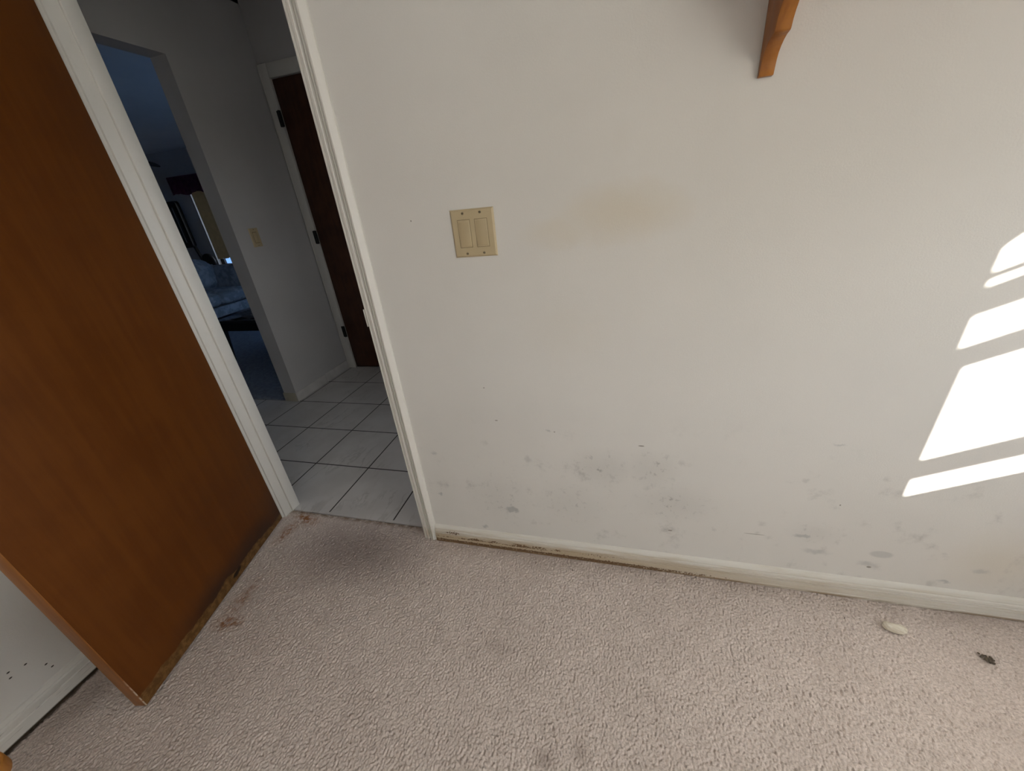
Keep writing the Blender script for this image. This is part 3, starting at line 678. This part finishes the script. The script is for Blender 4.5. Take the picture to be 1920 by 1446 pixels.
# ------------------------------------------------------------------ living room seen through the hall
wn3 = thing('window_3', None, None, (-5.5, LY1, FZ0), kind='structure')
def L3(bm): bmesh.ops.translate(bm, verts=bm.verts, vec=(5.5, -LY1, -FZ0)); return bm
b = BM()
for x0, x1, z0, z1 in ((FX0, FX0 + .085, FZ0, FZ1), (FX1 - .03, FX1, FZ0, FZ1), (-5.52, -5.47, FZ0, FZ1), (FX0, FX1, FZ0, FZ0 + .03), (FX0, FX1, FZ1 - .03, FZ1)):
    box(b, x0, x1, LY1 + .05, LY1 + .09, z0, z1)
obj('window_frame', L3(b), M_blackm, wn3, False)
b = BM(); box(b, FX0 - .012, FX0 + .004, LY1 - .012, LY1 + .05, FZ0 - .02, FZ1, .002); obj('window_casing', L3(b), plain('grey_casing', (0.30, 0.31, 0.33), 0.5), wn3)
bl = thing('vertical_blind', 'beige vertical blind hanging short of the sill in the far living room', 'blind', (-5.4, LY1 - .05, .70))
b = BM(); x = -6.335; i = 0
while x < -4.62:
    prism(b, [(x + 5.4, -.012), (x + 5.4 + .082, .010), (x + 5.4 + .082, .013), (x + 5.4, -.009)], 'z', .012 * (i % 2), 1.22); x += .075; i += 1
obj('slats', b, M_blind, bl, False)
b = BM(); box(b, -.97, .80, -.02, .03, 1.22, 1.26); obj('head_rail', b, M_white, bl)
va = thing('window_valance', 'dark plum fabric valance above the beige vertical blind', 'valance', (-5.5, LY1 - .07, 1.80))
b = BM(); q = bmesh.new(); N = 90; g = []
for k, z in enumerate((-.02, .10, .245)):
    g.append([q.verts.new((-1.155 + 2.2 * i / N, -.06 + (.014, .012, .003)[k] * math.sin(i * 1.3), z + (.02 * math.sin(i * .35) if k == 0 else 0))) for i in range(N + 1)])
for k in range(2):
    for i in range(N): q.faces.new((g[k][i], g[k][i + 1], g[k + 1][i + 1], g[k + 1][i]))
bmesh.ops.solidify(q, geom=q.faces[:], thickness=.012); join(b, q)
box(b, -1.155, 1.045, -.06, .065, .235, .25); box(b, -1.155, -1.145, -.06, .065, .0, .25); box(b, 1.035, 1.045, -.06, .065, .0, .25)
obj('fabric', b, M_val, va)
# sofa facing +x
SF = -4.59
so_ = thing('sofa', 'pale upholstered sofa in the dim blue living room', 'sofa', (SF - .45, 2.9, 0))
def S(fn, *a, **k):
    b_ = BM(); fn(b_, *a, **k); bmesh.ops.translate(b_, verts=b_.verts, vec=(-(SF - .45), -2.9, 0)); return b_
SY0, SY1 = 1.95, 3.86
obj('base', S(soft, SF - .88, SF, SY0, SY1, .09, .235, .0, .03, 6), M_sofa, so_)
obj('back_frame', S(soft, SF - .92, SF - .68, SY0, SY1, .12, .74, .01, .06, 8), M_sofa, so_)
obj('armrest', S(soft, SF - .90, SF - .02, SY1 - .22, SY1, .12, .708, .006, .035, 8), M_sofa, so_)
obj('armrest', S(soft, SF - .90, SF - .02, SY0, SY0 + .22, .12, .708, .006, .035, 8), M_sofa, so_)
for y0, y1 in ((2.175, 2.672), (2.678, 3.172), (3.182, 3.636)):
    obj('seat_cushion', S(soft, SF - .70, SF + .03, y0, y1, .240, .415, .022, .055, 10, .003), M_sofa, so_)
    obj('back_cushion', S(soft, SF - .76, SF - .44, y0, y1, .41, .80, .05, .10, 10, .004), M_sofa, so_)
for x in (SF - .82, SF - .08):
    for y in (SY0 + .08, SY1 - .08):
        b = BM(); cyl(b, (x - SF + .45, y - 2.9, .004), (x - SF + .45, y - 2.9, .10), .02, .026, 12); obj('leg', b, M_black, so_)
# coffee table
ct = thing('coffee_table', 'black coffee table with glossy top in front of the sofa', 'table', (-2.45, 2.1, .004))
b = BM(); box(b, -.55, .55, -.335, .335, .395, .416, .003); obj('table_top', b, M_glass_top, ct)
b = BM()
box(b, -.53, .53, -.335, -.315, .315, .395); box(b, -.53, .53, .315, .335, .315, .395); box(b, -.53, -.51, -.32, .32, .315, .395); box(b, .51, .53, -.32, .32, .315, .395)
obj('apron', b, M_black, ct)
for x in (-.51, .51):
    for y in (-.31, .31):
        b = BM(); prism(b, [(x - .03, y - .03), (x + .03, y - .03), (x + .03, y + .03), (x - .03, y + .03)], 'z', 0, .395)
        for v in b.verts:
            if v.co.z < .2: v.co.x = x + (v.co.x - x) * .5 + math.copysign(.03, x); v.co.y = y + (v.co.y - y) * .5
        obj('leg', b, M_black, ct)
# ceiling fan
cf = thing('ceiling_fan', 'dark ceiling fan blade in the dim blue living room', 'ceiling fan', (-5.19, 2.88, 2.06))
b = BM(); lathe(b, [(.02, -.10), (.07, -.08), (.09, -.02), (.10, .04), (.05, .08), (.012, .09), (.012, .32), (.06, .335), (.065, .38)], (0, 0, 0), (0, 0, 1)); obj('motor', b, M_black, cf)
a0 = math.radians(85)
for k in range(3):
    b = BM(); o_ = [(.09, -.02), (.18, -.03), (.20, -.058), (.62, -.072), (.655, -.055), (.665, 0), (.655, .055), (.62, .072), (.20, .058), (.18, .03), (.09, .02)]
    prism(b, o_, 'z', .036, .046)
    bmesh.ops.rotate(b, verts=b.verts, cent=(0, 0, .04), matrix=Matrix.Rotation(math.radians(28), 3, 'X'))
    bmesh.ops.rotate(b, verts=b.verts, cent=(0, 0, .04), matrix=Matrix.Rotation(math.radians(6), 3, 'Y'))
    bmesh.ops.rotate(b, verts=b.verts, cent=(0, 0, 0), matrix=Matrix.Rotation(a0 + k * 2 * math.pi / 3, 3, 'Z')); obj('blade', b, M_black, cf)
# tall black padded board on a slanted stand, with a round black wheel at its foot
eb = thing('exercise_machine', 'tall black padded board on slanted legs behind the sofa', 'exercise machine', (-6.85, 4.80, .004))
b = BM(); pts = rrect(-.34, .13, .93, 1.70, .05)
prism(b, pts, 'y', -.03, .045, .012); obj('back_board', b, M_black, eb)
b = BM(); prism(b, rrect(-.27, .065, .99, 1.64, .04), 'y', -.040, -.028, .004); obj('pad', b, plain('black_vinyl', (0.03, 0.032, 0.035), 0.25, 0.5), eb)
for x in (.10, -.31):
    b = BM(); s = 1 if x > 0 else -1
    cyl(b, (x - s * .03, .02, 1.05), (x + s * .245, -.02, .0), .026, None, 12); obj('leg', b, M_blackm, eb)
b = BM(); cyl(b, (.035, -.045, 1.02), (.035, -.045, 1.60), .006, None, 10); tag(obj('glint', b, plain('grey_glint', (0.16, 0.16, 0.17), 0.4), eb), 'thin pale strip standing for a reflection on the black board', None)  # pale bar that paints in a reflection on the board
b = BM(); lathe(b, [(.02, -.03), (.13, -.028), (.15, -.012), (.15, .012), (.13, .028), (.02, .03)], (.265, .035, .655), (0, -1, 0)); cyl(b, (.265, .035, .51), (.265, .03, .0), .018, None, 12)
obj('wheel', b, M_black, eb)
# unseen blue sheer added in the right-hand opening to tint the living room light
b = BM(); q = bmesh.new(); N = 140; rows = []
for k in range(2):
    rows.append([q.verts.new((HX - ST - .05 + .02 * math.sin(i * .8), 2.30 + 2.0 * i / N, (.012, 2.16)[k])) for i in range(N + 1)])
for i in range(N): q.faces.new((rows[0][i], rows[0][i + 1], rows[1][i + 1], rows[1][i]))
join(b, q); struct('blue_tint_sheer', b, mat_curtain('blue_tint_cloth', (0.30, 0.45, 0.72), (0.32, 0.50, 0.80)))
b = BM(); box(b, -12, 2, 9.0, 9.08, -.25, 1.7); struct('daylight_screen', b, M_daylight)  # added screen, coloured to give the blue daylight below the blind
# ground outside the far window, its blue put in as daylight under the blind
b = BM(); box(b, LX0 - 2, 1.0, LY1 + .3, LY1 + 9, -.25, -.15); struct('ground', b, M_daylight)
